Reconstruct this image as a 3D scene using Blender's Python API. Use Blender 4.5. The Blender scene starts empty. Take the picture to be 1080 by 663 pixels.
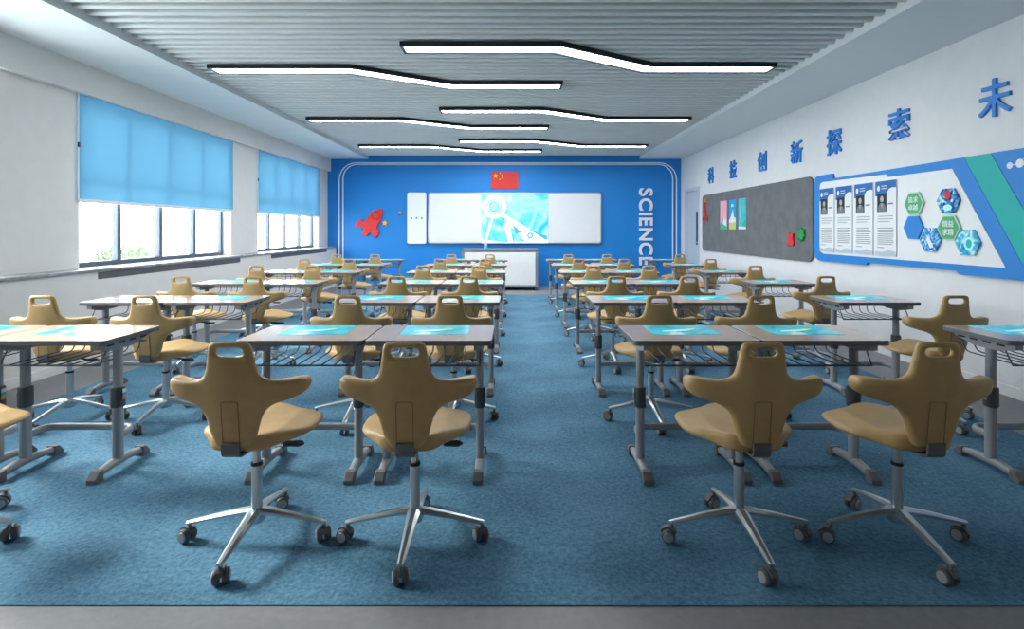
import bpy, bmesh, math, random
import numpy as np
from mathutils import Vector, Matrix
random.seed(4)
C = bpy.context.scene.collection
PI = math.pi

# ------------------------------------------------------------------ camera, sky, sun, exposure
EYE = 1.33
cam_d = bpy.data.cameras.new('camera')
cam_d.sensor_width = 36.0
cam_d.lens = 567.0 * 36.0 / 1080.0
cam_d.shift_x = -2.0 / 1080.0
cam_d.shift_y = -89.5 / 1080.0
cam_d.clip_start = 0.05
cam_d.clip_end = 500
cam = bpy.data.objects.new('camera', cam_d)
C.objects.link(cam)
cam.location = (0, 0, EYE)
cam.rotation_euler = (PI / 2, 0, 0)
bpy.context.scene.camera = cam

vs = bpy.context.scene.view_settings
vs.view_transform = 'Standard'
vs.look = 'None'
vs.gamma = 1.0
vs.use_curve_mapping = False
vs.exposure = 1.65

SKY_STRENGTH = 4.6
SUN_STRENGTH = 3.6
LAMP_STRENGTH = 9.0

world = bpy.data.worlds.new('sky')
bpy.context.scene.world = world
world.use_nodes = True
wn = world.node_tree
wn.nodes.clear()
wo = wn.nodes.new('ShaderNodeOutputWorld')
wb = wn.nodes.new('ShaderNodeBackground')
wtc = wn.nodes.new('ShaderNodeTexCoord')
wsep = wn.nodes.new('ShaderNodeSeparateXYZ')
wr = wn.nodes.new('ShaderNodeValToRGB')
wr.color_ramp.elements[0].position = 0.0
wr.color_ramp.elements[0].color = (1.0, 0.99, 0.97, 1)
wr.color_ramp.elements[1].position = 1.0
wr.color_ramp.elements[1].color = (0.86, 0.93, 1.0, 1)
wn.links.new(wtc.outputs['Generated'], wsep.inputs[0])
wn.links.new(wsep.outputs['Z'], wr.inputs[0])
wn.links.new(wr.outputs[0], wb.inputs['Color'])
wb.inputs['Strength'].default_value = SKY_STRENGTH
wn.links.new(wb.outputs[0], wo.inputs[0])

sun_d = bpy.data.lights.new('sun', 'SUN')
sun_d.energy = SUN_STRENGTH
sun_d.angle = math.radians(18)
sun_d.color = (1.0, 0.97, 0.92)
sun = bpy.data.objects.new('sun', sun_d)
C.objects.link(sun)
sun.location = (-12, 6, 9)
sun.rotation_euler = Vector((1.0, -0.28, -0.66)).to_track_quat('-Z', 'Y').to_euler()

# ------------------------------------------------------------------ room numbers
X_UP, X_LOW, X_BEAM, X_BLIND, X_GLASS, X_OUT = -4.40, -4.20, -4.32, -4.382, -4.56, -4.68
X_R = 3.95
Y_B, Y_REAR = 12.70, -2.6
Z_SOF, Z_SLAT, Z_BACKING = 3.00, 3.06, 3.20
XS0, XS1 = -3.44, 2.98
LEDGE = 0.935
OPENINGS = [(5.44, 8.36), (9.24, 12.10), (1.60, 4.54)]
CARPET_T = 0.004

for (y0, y1) in OPENINGS:                       # light portals: they only guide sampling of the sky
    pd = bpy.data.lights.new('window_portal', 'AREA')
    pd.shape = 'RECTANGLE'
    pd.size, pd.size_y = 1.9, y1 - y0
    pd.cycles.is_portal = True
    po = bpy.data.objects.new('window_portal', pd)
    C.objects.link(po)
    po.location = (X_OUT - 0.03, (y0 + y1) / 2, 1.85)
    po.rotation_euler = Matrix(((0, 0, -1), (0, 1, 0), (1, 0, 0))).to_euler()

# ------------------------------------------------------------------ materials
def lin(c):
    return tuple((v / 255 / 12.92 if v / 255 <= 0.04045 else ((v / 255 + 0.055) / 1.055) ** 2.4) for v in c)

def mat(name, rgb, rough=0.5, metal=0.0, noise=0.0, nscale=8.0, emit=None, estr=0.0, bump=0.0, bscale=40.0, spec=0.5, coat=0.0):
    m = bpy.data.materials.new(name)
    m.use_nodes = True
    n = m.node_tree
    b = n.nodes['Principled BSDF']
    col = (*lin(rgb), 1)
    b.inputs['Roughness'].default_value = rough
    b.inputs['Metallic'].default_value = metal
    b.inputs['Specular IOR Level'].default_value = spec
    b.inputs['Coat Weight'].default_value = coat
    tc = n.nodes.new('ShaderNodeTexCoord')
    tx = n.nodes.new('ShaderNodeTexNoise')
    tx.inputs['Scale'].default_value = nscale
    tx.inputs['Detail'].default_value = 4
    n.links.new(tc.outputs['Object'], tx.inputs['Vector'])
    rp = n.nodes.new('ShaderNodeValToRGB')
    k = noise
    rp.color_ramp.elements[0].position = 0.3
    rp.color_ramp.elements[1].position = 0.7
    rp.color_ramp.elements[0].color = tuple(v * (1 - k) for v in col[:3]) + (1,)
    rp.color_ramp.elements[1].color = tuple(min(1, v * (1 + k)) for v in col[:3]) + (1,)
    n.links.new(tx.outputs['Fac'], rp.inputs[0])
    n.links.new(rp.outputs[0], b.inputs['Base Color'])
    if emit:
        b.inputs['Emission Color'].default_value = (*lin(emit), 1)
        b.inputs['Emission Strength'].default_value = estr
    if bump:
        t2 = n.nodes.new('ShaderNodeTexNoise')
        t2.inputs['Scale'].default_value = bscale
        n.links.new(tc.outputs['Object'], t2.inputs['Vector'])
        bp = n.nodes.new('ShaderNodeBump')
        bp.inputs['Strength'].default_value = bump
        bp.inputs['Distance'].default_value = 0.004
        n.links.new(t2.outputs['Fac'], bp.inputs['Height'])
        n.links.new(bp.outputs[0], b.inputs['Normal'])
    return m

M = {}
M['wall'] = mat('white_paint', (226, 227, 229), 0.7, noise=0.02)
M['wall_l'] = mat('warm_white_paint', (222, 220, 218), 0.75, noise=0.02)
M['soffit'] = mat('ceiling_white', (225, 230, 233), 0.75, noise=0.01)
M['slat'] = mat('grey_aluminium_slat', (206, 211, 214), 0.45, noise=0.02)
M['slat_back'] = mat('slat_void', (34, 37, 40), 0.9)
M['blue_wall'] = mat('blue_paint', (16, 130, 212), 0.55, noise=0.02, nscale=1.5)
M['floor'] = mat('grey_vinyl', (128, 128, 130), 0.55, noise=0.08, nscale=30)
M['marble'] = mat('grey_marble', (150, 152, 156), 0.25, noise=0.25, nscale=14)
M['dark_vent'] = mat('dark_vent', (98, 98, 102), 0.5, noise=0.1)
M['line'] = mat('white_line', (240, 244, 252), 0.5)
M['white'] = mat('white_panel', (236, 238, 240), 0.35, noise=0.01)
M['board'] = mat('whiteboard', (232, 235, 238), 0.25, noise=0.01)
M['alu'] = mat('aluminium', (186, 190, 194), 0.3, 0.8)
M['tan'] = mat('tan_leather', (184, 150, 98), 0.46, noise=0.05, nscale=20, bump=0.08, bscale=220)
M['bracket'] = mat('grey_bracket', (98, 100, 103), 0.45)
M['seam'] = mat('tan_seam', (136, 108, 66), 0.6)
M['chrome'] = mat('brushed_aluminium', (200, 204, 208), 0.28, 0.85)
M['post'] = mat('powder_grey', (150, 152, 155), 0.45, 0.05, noise=0.02)
M['dark'] = mat('dark_plastic', (62, 63, 66), 0.5, noise=0.05)
M['cap'] = mat('grey_cap', (112, 108, 108), 0.5, noise=0.03)
M['collar'] = mat('dark_collar', (72, 74, 76), 0.55)
M['black'] = mat('black_plastic', (26, 27, 30), 0.5)
M['wheel'] = mat('wheel_rubber', (92, 90, 92), 0.55)
M['hubcap'] = mat('wheel_cap_grey', (158, 158, 160), 0.45)
M['wire'] = mat('dark_wire', (84, 88, 94), 0.4, 0.4)
M['top'] = mat('desk_beige', (204, 182, 164), 0.15, noise=0.04, nscale=6, spec=0.4)
M['edge'] = mat('desk_edge', (98, 99, 103), 0.45, noise=0.03)
M['lamp_black'] = mat('lamp_black', (24, 27, 32), 0.4)
M['felt'] = mat('grey_felt', (110, 114, 117), 0.95, noise=0.14, nscale=5, bump=0.2, bscale=90)
M['red'] = mat('red_board', (222, 42, 44), 0.5, noise=0.03)
M['red_dark'] = mat('deep_red', (176, 26, 34), 0.5)
M['gold'] = mat('gold_board', (226, 176, 46), 0.45, noise=0.05)
M['green'] = mat('green_card', (30, 150, 76), 0.6, noise=0.08)
M['sign_blue'] = mat('sign_blue', (34, 132, 214), 0.45, noise=0.02)
M['letter_blue'] = mat('letter_blue', (24, 128, 214), 0.4, noise=0.03)
M['teal'] = mat('sign_teal', (0, 176, 172), 0.45, noise=0.02)
M['hex_green'] = mat('hex_green', (78, 178, 122), 0.5, noise=0.02)
M['hex_rim'] = mat('hex_rim', (198, 226, 208), 0.5)
M['paper'] = mat('poster_paper', (232, 236, 240), 0.6, noise=0.01)
M['ink'] = mat('grey_ink', (120, 126, 132), 0.7)
M['ink_dark'] = mat('portrait_dark', (34, 36, 40), 0.6, noise=0.3, nscale=30)
M['ink_mid'] = mat('portrait_grey', (178, 178, 178), 0.6, noise=0.15, nscale=40)
M['pale_wave'] = mat('pale_wave', (186, 202, 216), 0.6)
M['poster_blue'] = mat('poster_blue', (30, 104, 178), 0.5)
M['pink'] = mat('poster_pink', (236, 176, 192), 0.6)
M['sky_blue'] = mat('poster_sky', (30, 156, 214), 0.6)
M['mint'] = mat('poster_mint', (70, 196, 204), 0.6, noise=0.15, nscale=6)
M['sand'] = mat('poster_sand', (206, 206, 120), 0.6)
M['pgreen'] = mat('poster_green', (60, 176, 140), 0.6)
M['frame'] = mat('window_frame', (84, 92, 104), 0.45, 0.2)
M['door'] = mat('door_grey', (196, 204, 214), 0.45, noise=0.01)
M['door_glass'] = mat('door_glass', (70, 74, 80), 0.15)
M['leaf'] = mat('leaf_green', (80, 102, 68), 0.7, noise=0.3, nscale=3)
M['bark'] = mat('bark', (120, 104, 90), 0.9, noise=0.2)
M['ground'] = mat('pale_paving', (214, 216, 214), 0.9, noise=0.04, nscale=1)
M['far'] = mat('far_building', (214, 218, 222), 0.9, noise=0.03)
M['far_win'] = mat('far_window', (160, 172, 184), 0.5)
M['sticker_o'] = mat('sticker_orange', (226, 128, 70), 0.5)
M['sticker_t'] = mat('sticker_teal', (60, 170, 180), 0.5)
M['sticker_w'] = mat('sticker_white', (230, 230, 226), 0.5)
M['rail'] = mat('blind_rail', (226, 228, 232), 0.45)
M['bottle'] = mat('pale_blue_plastic', (150, 206, 240), 0.3)
M['pict_white'] = mat('picture_white', (236, 250, 255), 0.3, emit=(236, 250, 255), estr=0.16)
M['pict_blue'] = mat('picture_blue', (70, 160, 220), 0.3, emit=(70, 160, 220), estr=0.16)
M['pict_pale'] = mat('picture_pale', (150, 216, 244), 0.3, emit=(150, 216, 244), estr=0.16)

def mat_diffuser():
    m = bpy.data.materials.new('lamp_diffuser')
    m.use_nodes = True
    b = m.node_tree.nodes['Principled BSDF']
    b.inputs['Base Color'].default_value = (0.9, 0.9, 0.9, 1)
    b.inputs['Emission Color'].default_value = (0.95, 0.98, 1.0, 1)
    b.inputs['Emission Strength'].default_value = LAMP_STRENGTH
    return m
M['diffuser'] = mat_diffuser()

def mat_carpet():
    m = mat('blue_carpet', (60, 112, 146), 0.95, bump=0.35, bscale=260, spec=0.2)
    n = m.node_tree
    b = n.nodes['Principled BSDF']
    tc = [x for x in n.nodes if x.type == 'TEX_COORD'][0]
    a = n.nodes.new('ShaderNodeTexNoise'); a.inputs['Scale'].default_value = 55; a.inputs['Detail'].default_value = 5; a.inputs['Roughness'].default_value = 0.75
    c = n.nodes.new('ShaderNodeTexNoise'); c.inputs['Scale'].default_value = 2.2; c.inputs['Detail'].default_value = 3
    n.links.new(tc.outputs['Object'], a.inputs['Vector'])
    n.links.new(tc.outputs['Object'], c.inputs['Vector'])
    mx = n.nodes.new('ShaderNodeMath'); mx.operation = 'MULTIPLY_ADD'
    n.links.new(c.outputs['Fac'], mx.inputs[0]); mx.inputs[1].default_value = 0.35
    n.links.new(a.outputs['Fac'], mx.inputs[2])
    r = n.nodes.new('ShaderNodeValToRGB')
    r.color_ramp.elements[0].position = 0.48; r.color_ramp.elements[0].color = (*lin((56, 96, 120)), 1)
    r.color_ramp.elements[1].position = 0.88; r.color_ramp.elements[1].color = (*lin((104, 146, 172)), 1)
    n.links.new(mx.outputs[0], r.inputs[0])
    n.links.new(r.outputs[0], b.inputs['Base Color'])
    return m
M['carpet'] = mat_carpet()

def mat_glass():
    m = bpy.data.materials.new('window_glass')
    m.use_nodes = True
    n = m.node_tree
    n.nodes.clear()
    o = n.nodes.new('ShaderNodeOutputMaterial')
    t = n.nodes.new('ShaderNodeBsdfTransparent'); t.inputs[0].default_value = (0.95, 0.98, 0.98, 1)
    g = n.nodes.new('ShaderNodeBsdfGlossy'); g.inputs['Roughness'].default_value = 0.02
    lw = n.nodes.new('ShaderNodeLayerWeight')
    pw = n.nodes.new('ShaderNodeMath'); pw.operation = 'POWER'; pw.inputs[1].default_value = 5
    f = n.nodes.new('ShaderNodeMath'); f.operation = 'MULTIPLY_ADD'; f.inputs[1].default_value = 0.7; f.inputs[2].default_value = 0.04
    n.links.new(lw.outputs['Facing'], pw.inputs[0]); n.links.new(pw.outputs[0], f.inputs[0])
    x = n.nodes.new('ShaderNodeMixShader')
    n.links.new(f.outputs[0], x.inputs[0]); n.links.new(t.outputs[0], x.inputs[1]); n.links.new(g.outputs[0], x.inputs[2])
    n.links.new(x.outputs[0], o.inputs[0])
    return m
M['glass'] = mat_glass()

def mat_blind():
    m = bpy.data.materials.new('blue_blind_cloth')
    m.use_nodes = True
    n = m.node_tree
    n.nodes.clear()
    o = n.nodes.new('ShaderNodeOutputMaterial')
    d = n.nodes.new('ShaderNodeBsdfDiffuse')
    t = n.nodes.new('ShaderNodeBsdfTranslucent')
    tc = n.nodes.new('ShaderNodeTexCoord')
    w = n.nodes.new('ShaderNodeTexNoise'); w.inputs['Scale'].default_value = 300
    n.links.new(tc.outputs['Object'], w.inputs['Vector'])
    r = n.nodes.new('ShaderNodeValToRGB')
    r.color_ramp.elements[0].color = (*lin((96, 160, 196)), 1)
    r.color_ramp.elements[1].color = (*lin((104, 168, 204)), 1)
    n.links.new(w.outputs['Fac'], r.inputs[0])
    n.links.new(r.outputs[0], d.inputs[0])
    t.inputs[0].default_value = (*lin((112, 168, 204)), 1)
    x = n.nodes.new('ShaderNodeMixShader'); x.inputs[0].default_value = 0.075
    n.links.new(d.outputs[0], x.inputs[1]); n.links.new(t.outputs[0], x.inputs[2])
    n.links.new(x.outputs[0], o.inputs[0])
    return m
M['blind'] = mat_blind()

def mat_pict(name, cols, scale, estr, seed=0.0, dist=1.5):
    """abstract picture: warped noise through a colour ramp, slightly self-lit when it is a screen"""
    m = bpy.data.materials.new(name)
    m.use_nodes = True
    n = m.node_tree
    b = n.nodes['Principled BSDF']
    tc = n.nodes.new('ShaderNodeTexCoord')
    mp = n.nodes.new('ShaderNodeMapping'); mp.inputs['Location'].default_value = (seed, seed * 1.7, seed * 0.3)
    x = n.nodes.new('ShaderNodeTexNoise'); x.inputs['Scale'].default_value = scale; x.inputs['Distortion'].default_value = dist; x.inputs['Detail'].default_value = 3
    r = n.nodes.new('ShaderNodeValToRGB')
    e = r.color_ramp.elements
    while len(e) < len(cols): e.new(0.5)
    for i, c in enumerate(cols):
        e[i].position = 0.32 + 0.36 * i / (len(cols) - 1)
        e[i].color = (*lin(c), 1)
    n.links.new(tc.outputs['Object'], mp.inputs[0]); n.links.new(mp.outputs[0], x.inputs['Vector'])
    n.links.new(x.outputs['Fac'], r.inputs[0])
    n.links.new(r.outputs[0], b.inputs['Base Color'])
    b.inputs['Roughness'].default_value = 0.2
    if estr:
        n.links.new(r.outputs[0], b.inputs['Emission Color'])
        b.inputs['Emission Strength'].default_value = estr
    return m
M['screen'] = mat_pict('desk_screen', [(20, 168, 190), (52, 196, 212), (74, 210, 224), (210, 244, 246)], 4.2, 0.10, 3.1)
M['screen_yellow'] = mat('screen_yellow', (200, 226, 130), 0.2, emit=(200, 226, 130), estr=0.10)
M['screen_white'] = mat('screen_white', (214, 246, 250), 0.2, emit=(214, 246, 250), estr=0.10)
M['board_screen'] = mat_pict('wall_screen', [(58, 170, 226), (96, 200, 236), (140, 218, 244), (206, 240, 252)], 1.5, 0.16, 1.0, 1.4)
M['hex_pic_a'] = mat_pict('hex_picture_dark', [(24, 30, 70), (30, 90, 170), (90, 180, 225), (240, 246, 250)], 14, 0, 2.0)
M['hex_pic_b'] = mat_pict('hex_picture_blue', [(24, 96, 176), (50, 140, 210), (120, 196, 236), (235, 246, 252)], 12, 0, 5.0, 3)
M['hex_pic_c'] = mat_pict('hex_picture_cyan', [(30, 130, 200), (60, 180, 220), (100, 206, 230), (230, 246, 250)], 10, 0, 9.0, 2)

# ------------------------------------------------------------------ mesh helpers
class MB:
    """collects shapes; build() links them as ONE mesh object"""
    def __init__(self):
        self.v, self.f, self.mi, self.sm = [], [], [], []
    def add(self, vs, fs, mi=0, smooth=False, M4=None):
        o = len(self.v)
        for p in vs:
            p = Vector(p)
            if M4 is not None: p = M4 @ p
            self.v.append(p)
        for f in fs:
            self.f.append([i + o for i in f]); self.mi.append(mi); self.sm.append(smooth)
        return self
    def from_bm(self, bm, mi=0, smooth=False, M4=None):
        bm.verts.index_update()
        self.add([v.co.copy() for v in bm.verts], [[v.index for v in f.verts] for f in bm.faces], mi, smooth, M4)
        bm.free()
        return self
    def box(self, a, b, mi=0, bev=0.0, seg=2, M4=None):
        a, b = [min(p, q) for p, q in zip(a, b)], [max(p, q) for p, q in zip(a, b)]
        bm = bmesh.new()
        bmesh.ops.create_cube(bm, size=1)
        for v in bm.verts:
            v.co = Vector([a[i] + (v.co[i] + 0.5) * (b[i] - a[i]) for i in range(3)])
        if bev: bmesh.ops.bevel(bm, geom=bm.edges[:], offset=bev, segments=seg, profile=0.5, affect='EDGES')
        return self.from_bm(bm, mi, False, M4)
    def prism(self, pts, a, b, axes='xz', mi=0, bev=0.0, seg=2, mi_side=None):
        """outline pts in the plane `axes`, from a to b along the third axis"""
        ix = {'x': 0, 'y': 1, 'z': 2}
        i, j = ix[axes[0]], ix[axes[1]]
        k = 3 - i - j
        bm = bmesh.new()
        def mk(t):
            out = []
            for p in pts:
                c = [0, 0, 0]; c[i] = p[0]; c[j] = p[1]; c[k] = t
                out.append(bm.verts.new(c))
            return out
        va, vb = mk(a), mk(b)
        fa = bm.faces.new(va); fb = bm.faces.new(vb[::-1])
        n = len(pts)
        for q in range(n):
            bm.faces.new((va[q], vb[q], vb[(q + 1) % n], va[(q + 1) % n]))
        bmesh.ops.recalc_face_normals(bm, faces=bm.faces[:])
        if bev:
            ed = [e for e in bm.edges if abs(e.verts[0].co[k] - e.verts[1].co[k]) < 1e-9]
            bmesh.ops.bevel(bm, geom=ed, offset=bev, segments=seg, profile=0.5, affect='EDGES')
        big = [f for f in bm.faces if len(f.verts) > 4]
        if big: bmesh.ops.triangulate(bm, faces=big)
        if mi_side is None:
            return self.from_bm(bm, mi)
        bm.verts.index_update(); bm.normal_update()
        o = len(self.v)
        for v in bm.verts: self.v.append(v.co.copy())
        for f in bm.faces:
            self.f.append([v.index + o for v in f.verts]); self.sm.append(False)
            self.mi.append(mi if f.normal[k] > 0.9 else mi_side)
        bm.free()
        return self
    def sweep(self, path, rad, n=10, mi=0, cap=True, up=(0, 0, 1), smooth=True, sq=0.0, closed=False):
        """tube along path; rad scalar, or list of (half width, half height); sq squares the section"""
        P = [Vector(p) for p in path]
        R = rad if isinstance(rad, list) else [rad] * len(P)
        R = [(r, r) if not isinstance(r, tuple) else r for r in R]
        up = Vector(up)
        vs, fs = [], []
        m = len(P)
        for i, p in enumerate(P):
            if closed: t = (P[(i + 1) % m] - P[i - 1]).normalized()
            elif i == 0: t = (P[1] - P[0]).normalized()
            elif i == m - 1: t = (P[-1] - P[-2]).normalized()
            else: t = ((P[i + 1] - p).normalized() + (p - P[i - 1]).normalized()).normalized()
            s = t.cross(up)
            if s.length < 1e-4: s = t.cross(Vector((0, 1, 0)))
            s.normalize(); w = s.cross(t).normalized()
            for q in range(n):
                a = 2 * PI * (q + 0.5) / n
                c, d = math.cos(a), math.sin(a)
                if sq:
                    k = max(abs(c), abs(d)) ** sq
                    c, d = c / k, d / k
                vs.append(p + s * (c * R[i][0]) + w * (d * R[i][1]))
        for i in range(m if closed else m - 1):
            for q in range(n):
                a, b = i * n + q, i * n + (q + 1) % n
                e = ((i + 1) % m) * n
                fs.append((a, b, e + (q + 1) % n, e + q))
        self.add(vs, fs, mi, smooth)
        if cap and not closed:
            self.add(vs[:n], [list(range(n))[::-1]], mi)
            self.add(vs[-n:], [list(range(n))], mi)
        return self
    def lathe(self, prof, n=20, mi=0, M4=None, smooth=True):
        """profile of (radius, z) turned about z"""
        vs, fs = [], []
        for (r, z) in prof:
            for q in range(n):
                a = 2 * PI * q / n
                vs.append((r * math.cos(a), r * math.sin(a), z))
        for i in range(len(prof) - 1):
            for q in range(n):
                fs.append((i * n + q, i * n + (q + 1) % n, (i + 1) * n + (q + 1) % n, (i + 1) * n + q))
        self.add(vs, fs, mi, smooth, M4)
        m4 = M4
        self.add(vs[:n], [list(range(n))[::-1]], mi, False, m4)
        self.add(vs[-n:], [list(range(n))], mi, False, m4)
        return self
    def build(self, name, mats, parent=None, loc=None):
        me = bpy.data.meshes.new(name)
        me.from_pydata([tuple(v) for v in self.v], [], self.f)
        if not isinstance(mats, (list, tuple)): mats = [mats]
        for m in mats: me.materials.append(m)
        me.polygons.foreach_set('material_index', self.mi)
        me.polygons.foreach_set('use_smooth', self.sm)
        me.update()
        return link(name, me, parent, loc)

def link(name, me, parent=None, loc=None):
    o = bpy.data.objects.new(name, me)
    C.objects.link(o)
    if parent is not None: o.parent = parent
    if loc is not None: o.location = loc
    return o

def tag(o, label, cat, group=None, kind=None):
    o['label'] = label; o['category'] = cat
    if group: o['group'] = group
    if kind: o['kind'] = kind
    return o

def struct(o):
    o['kind'] = 'structure'
    return o

def thing(name, label, cat, loc=(0, 0, 0), group=None):
    o = bpy.data.objects.new(name, None)
    o.empty_display_size = 0.1
    C.objects.link(o)
    o.location = loc
    return tag(o, label, cat, group)

def copy_tree(o, parent=None):
    c = o.copy()
    C.objects.link(c)
    if parent is not None: c.parent = parent
    for ch in list(o.children): copy_tree(ch, c)
    return c

def rrect(x0, y0, x1, y1, r, n=5):
    pts = []
    for (cx, cy, a0) in ((x1 - r, y1 - r, 0), (x0 + r, y1 - r, 90), (x0 + r, y0 + r, 180), (x1 - r, y0 + r, 270)):
        for k in range(n + 1):
            a = math.radians(a0 + 90 * k / n)
            pts.append((cx + r * math.cos(a), cy + r * math.sin(a)))
    return pts

def catmull(pts, k=4, closed=True):
    out = []
    n = len(pts)
    for i in range(n if closed else n - 1):
        g = lambda j: np.array(pts[j % n] if closed else pts[min(max(j, 0), n - 1)], float)
        p0, p1, p2, p3 = g(i - 1), g(i), g(i + 1), g(i + 2)
        for s in range(k):
            t = s / k
            out.append(tuple(0.5 * ((2 * p1) + (-p0 + p2) * t + (2 * p0 - 5 * p1 + 4 * p2 - p3) * t * t + (-p0 + 3 * p1 - 3 * p2 + p3) * t ** 3)))
    if not closed: out.append(tuple(pts[-1]))
    return out

def poly_sdf(X, Z, poly):
    P = np.array(poly)
    Q = np.roll(P, -1, axis=0)
    d = np.full(X.shape, 1e9)
    inside = np.zeros(X.shape, bool)
    for (ax, az), (bx, bz) in zip(P, Q):
        ex, ez = bx - ax, bz - az
        wx, wz = X - ax, Z - az
        t = np.clip((wx * ex + wz * ez) / (ex * ex + ez * ez + 1e-12), 0, 1)
        d = np.minimum(d, (wx - ex * t) ** 2 + (wz - ez * t) ** 2)
        cond = (az > Z) != (bz > Z)
        xi = ax + (Z - az) / (bz - az + 1e-15) * ex
        inside ^= cond & (X < xi)
    d = np.sqrt(d)
    return np.where(inside, -d, d)

def surface_nets(F, org, h):
    nx, ny, nz = F.shape
    S = F < 0
    acc = np.zeros((nx - 1, ny - 1, nz - 1, 3)); cnt = np.zeros((nx - 1, ny - 1, nz - 1))
    corners = [(i, j, k) for i in (0, 1) for j in (0, 1) for k in (0, 1)]
    sl = lambda c: (slice(c[0], nx - 1 + c[0]), slice(c[1], ny - 1 + c[1]), slice(c[2], nz - 1 + c[2]))
    for a in corners:
        for b in corners:
            if a < b and sum(abs(p - q) for p, q in zip(a, b)) == 1:
                fa, fb = F[sl(a)], F[sl(b)]
                m = (fa < 0) != (fb < 0)
                t = np.where(m, fa / np.where(m, fa - fb, 1), 0)
                for ax in range(3):
                    acc[..., ax] += np.where(m, a[ax] + t * (b[ax] - a[ax]), 0)
                cnt += m
    act = cnt > 0
    idx = -np.ones(act.shape, int)
    idx[act] = np.arange(act.sum())
    base = np.argwhere(act)
    V = (base + acc[act] / cnt[act][:, None]) * h + np.array(org)
    quads = []
    for ax in range(3):
        u, w = (ax + 1) % 3, (ax + 2) % 3
        a = [slice(1, -1)] * 3; b = [slice(1, -1)] * 3
        a[ax] = slice(0, -1); b[ax] = slice(1, None)
        s0, s1 = S[tuple(a)], S[tuple(b)]
        for flip in (False, True):
            loc = np.argwhere((s0 & ~s1) if not flip else (~s0 & s1))
            if not len(loc): continue
            g = loc.copy(); g[:, u] += 1; g[:, w] += 1
            def cell(du, dw):
                q = g.copy(); q[:, u] += du; q[:, w] += dw
                return idx[q[:, 0], q[:, 1], q[:, 2]]
            qd = np.stack([cell(-1, -1), cell(0, -1), cell(0, 0), cell(-1, 0)], 1)
            quads.append(qd[:, ::-1] if flip else qd)
    return V, np.concatenate(quads)

def smooth_verts(V, Q, it=3, lam=0.5):
    for _ in range(it):
        s = np.zeros_like(V); c = np.zeros(len(V))
        for a, b in ((0, 1), (1, 2), (2, 3), (3, 0)):
            for p, q in ((a, b), (b, a)):
                np.add.at(s, Q[:, p], V[Q[:, q]]); np.add.at(c, Q[:, p], 1)
        V = V + lam * (s / c[:, None] - V)
    return V

def text_mesh(body, size=1.0, extrude=0.0, offset=0.0, bevel=0.0):
    cu = bpy.data.curves.new('lettering', 'FONT')
    cu.body = body; cu.size = size; cu.extrude = extrude; cu.offset = offset
    cu.bevel_depth = bevel
    cu.align_x = 'CENTER'
    o = bpy.data.objects.new('lettering', cu)
    C.objects.link(o)
    bpy.context.view_layer.update()
    me = bpy.data.meshes.new_from_object(o.evaluated_get(bpy.context.evaluated_depsgraph_get()))
    bpy.data.objects.remove(o); bpy.data.curves.remove(cu)
    return me

def fit_text(me, w, h, depth):
    """centre a text mesh and scale it to w x h x depth (x, y, z of the lettering)"""
    co = np.empty(len(me.vertices) * 3); me.vertices.foreach_get('co', co); co = co.reshape(-1, 3)
    lo, hi = co.min(0), co.max(0)
    ext = np.maximum(hi - lo, 1e-6)
    if w is None: w = ext[0] * h / ext[1]
    co = (co - (lo + hi) / 2) / ext * np.array([w, h, depth])
    return co, [list(p.vertices) for p in me.polygons]

# a point of the back wall, and of the right wall, seen at a pixel of the photo
SB = 567.0 / Y_B
def bw(px, py): return ((px - 542) / SB, EYE - (py - 242) / SB)
def rw(px, py):
    s = (px - 542) / X_R
    return (567.0 / s, EYE - (py - 242) / s)

# ================================================================== THE SETTING
b = MB(); b.box((X_OUT, Y_REAR, -0.2), (X_R + 0.2, Y_B + 0.2, 0.0)); struct(b.build('floor', M['floor']))
b = MB(); b.box((-3.62, 1.90, 0.0), (3.30, 11.0, CARPET_T))
struct(b.build('carpet', M['carpet']))

# left wall: piers, lower wall and the lintel in front of the sky
b = MB()
edges = [Y_REAR] + [v for o in sorted(OPENINGS) for v in o] + [Y_B]
for i in range(0, len(edges), 2):
    b.box((X_OUT, edges[i], LEDGE), (X_UP, edges[i + 1], Z_SOF + 0.25))
for (y0, y1) in OPENINGS:
    b.box((X_OUT, y0, 2.76), (X_UP, y1, Z_SOF + 0.25))
struct(b.build('wall_left', M['wall_l']))
b = MB(); b.box((X_OUT, Y_REAR, 0), (X_LOW, Y_B, LEDGE - 0.03))
struct(b.build('wall_left', M['wall_l']))
b = MB(); b.box((X_OUT - 0.04, Y_REAR, LEDGE - 0.03), (X_LOW + 0.025, Y_B, LEDGE), bev=0.006)
struct(b.build('trim_1', M['marble']))                       # marble window ledge along the wall
b = MB(); b.box((X_UP, Y_REAR, 2.70), (X_BEAM, Y_B, Z_SOF)); struct(b.build('trim_2', M['wall_l']))   # beam
b = MB(); b.box((X_LOW, Y_REAR, 0), (X_LOW + 0.015, Y_B, 0.09), bev=0.004); struct(b.build('baseboard_left', M['wall']))
b = MB()
b.box((-4.6, Y_B, 0), (X_R + 0.2, Y_B + 0.15, 3.3)); struct(b.build('wall_back', M['blue_wall']))
b = MB()
D0, D1, DZ = 11.43, 12.40, 2.25
b.box((X_R, Y_REAR, 0), (X_R + 0.2, D0, 3.25)); b.box((X_R, D1, 0), (X_R + 0.2, Y_B, 3.25)); b.box((X_R, D0, DZ), (X_R + 0.2, D1, 3.25))
struct(b.build('wall_right', M['wall']))
b = MB(); b.box((X_OUT, Y_REAR - 0.15, 0), (X_R + 0.2, Y_REAR, 3.25)); struct(b.build('wall_rear', M['wall']))
b = MB(); b.box((X_R - 0.012, Y_REAR, 0), (X_R, D0 - 0.05, 0.09), bev=0.004); struct(b.build('baseboard_right', M['wall']))

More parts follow.
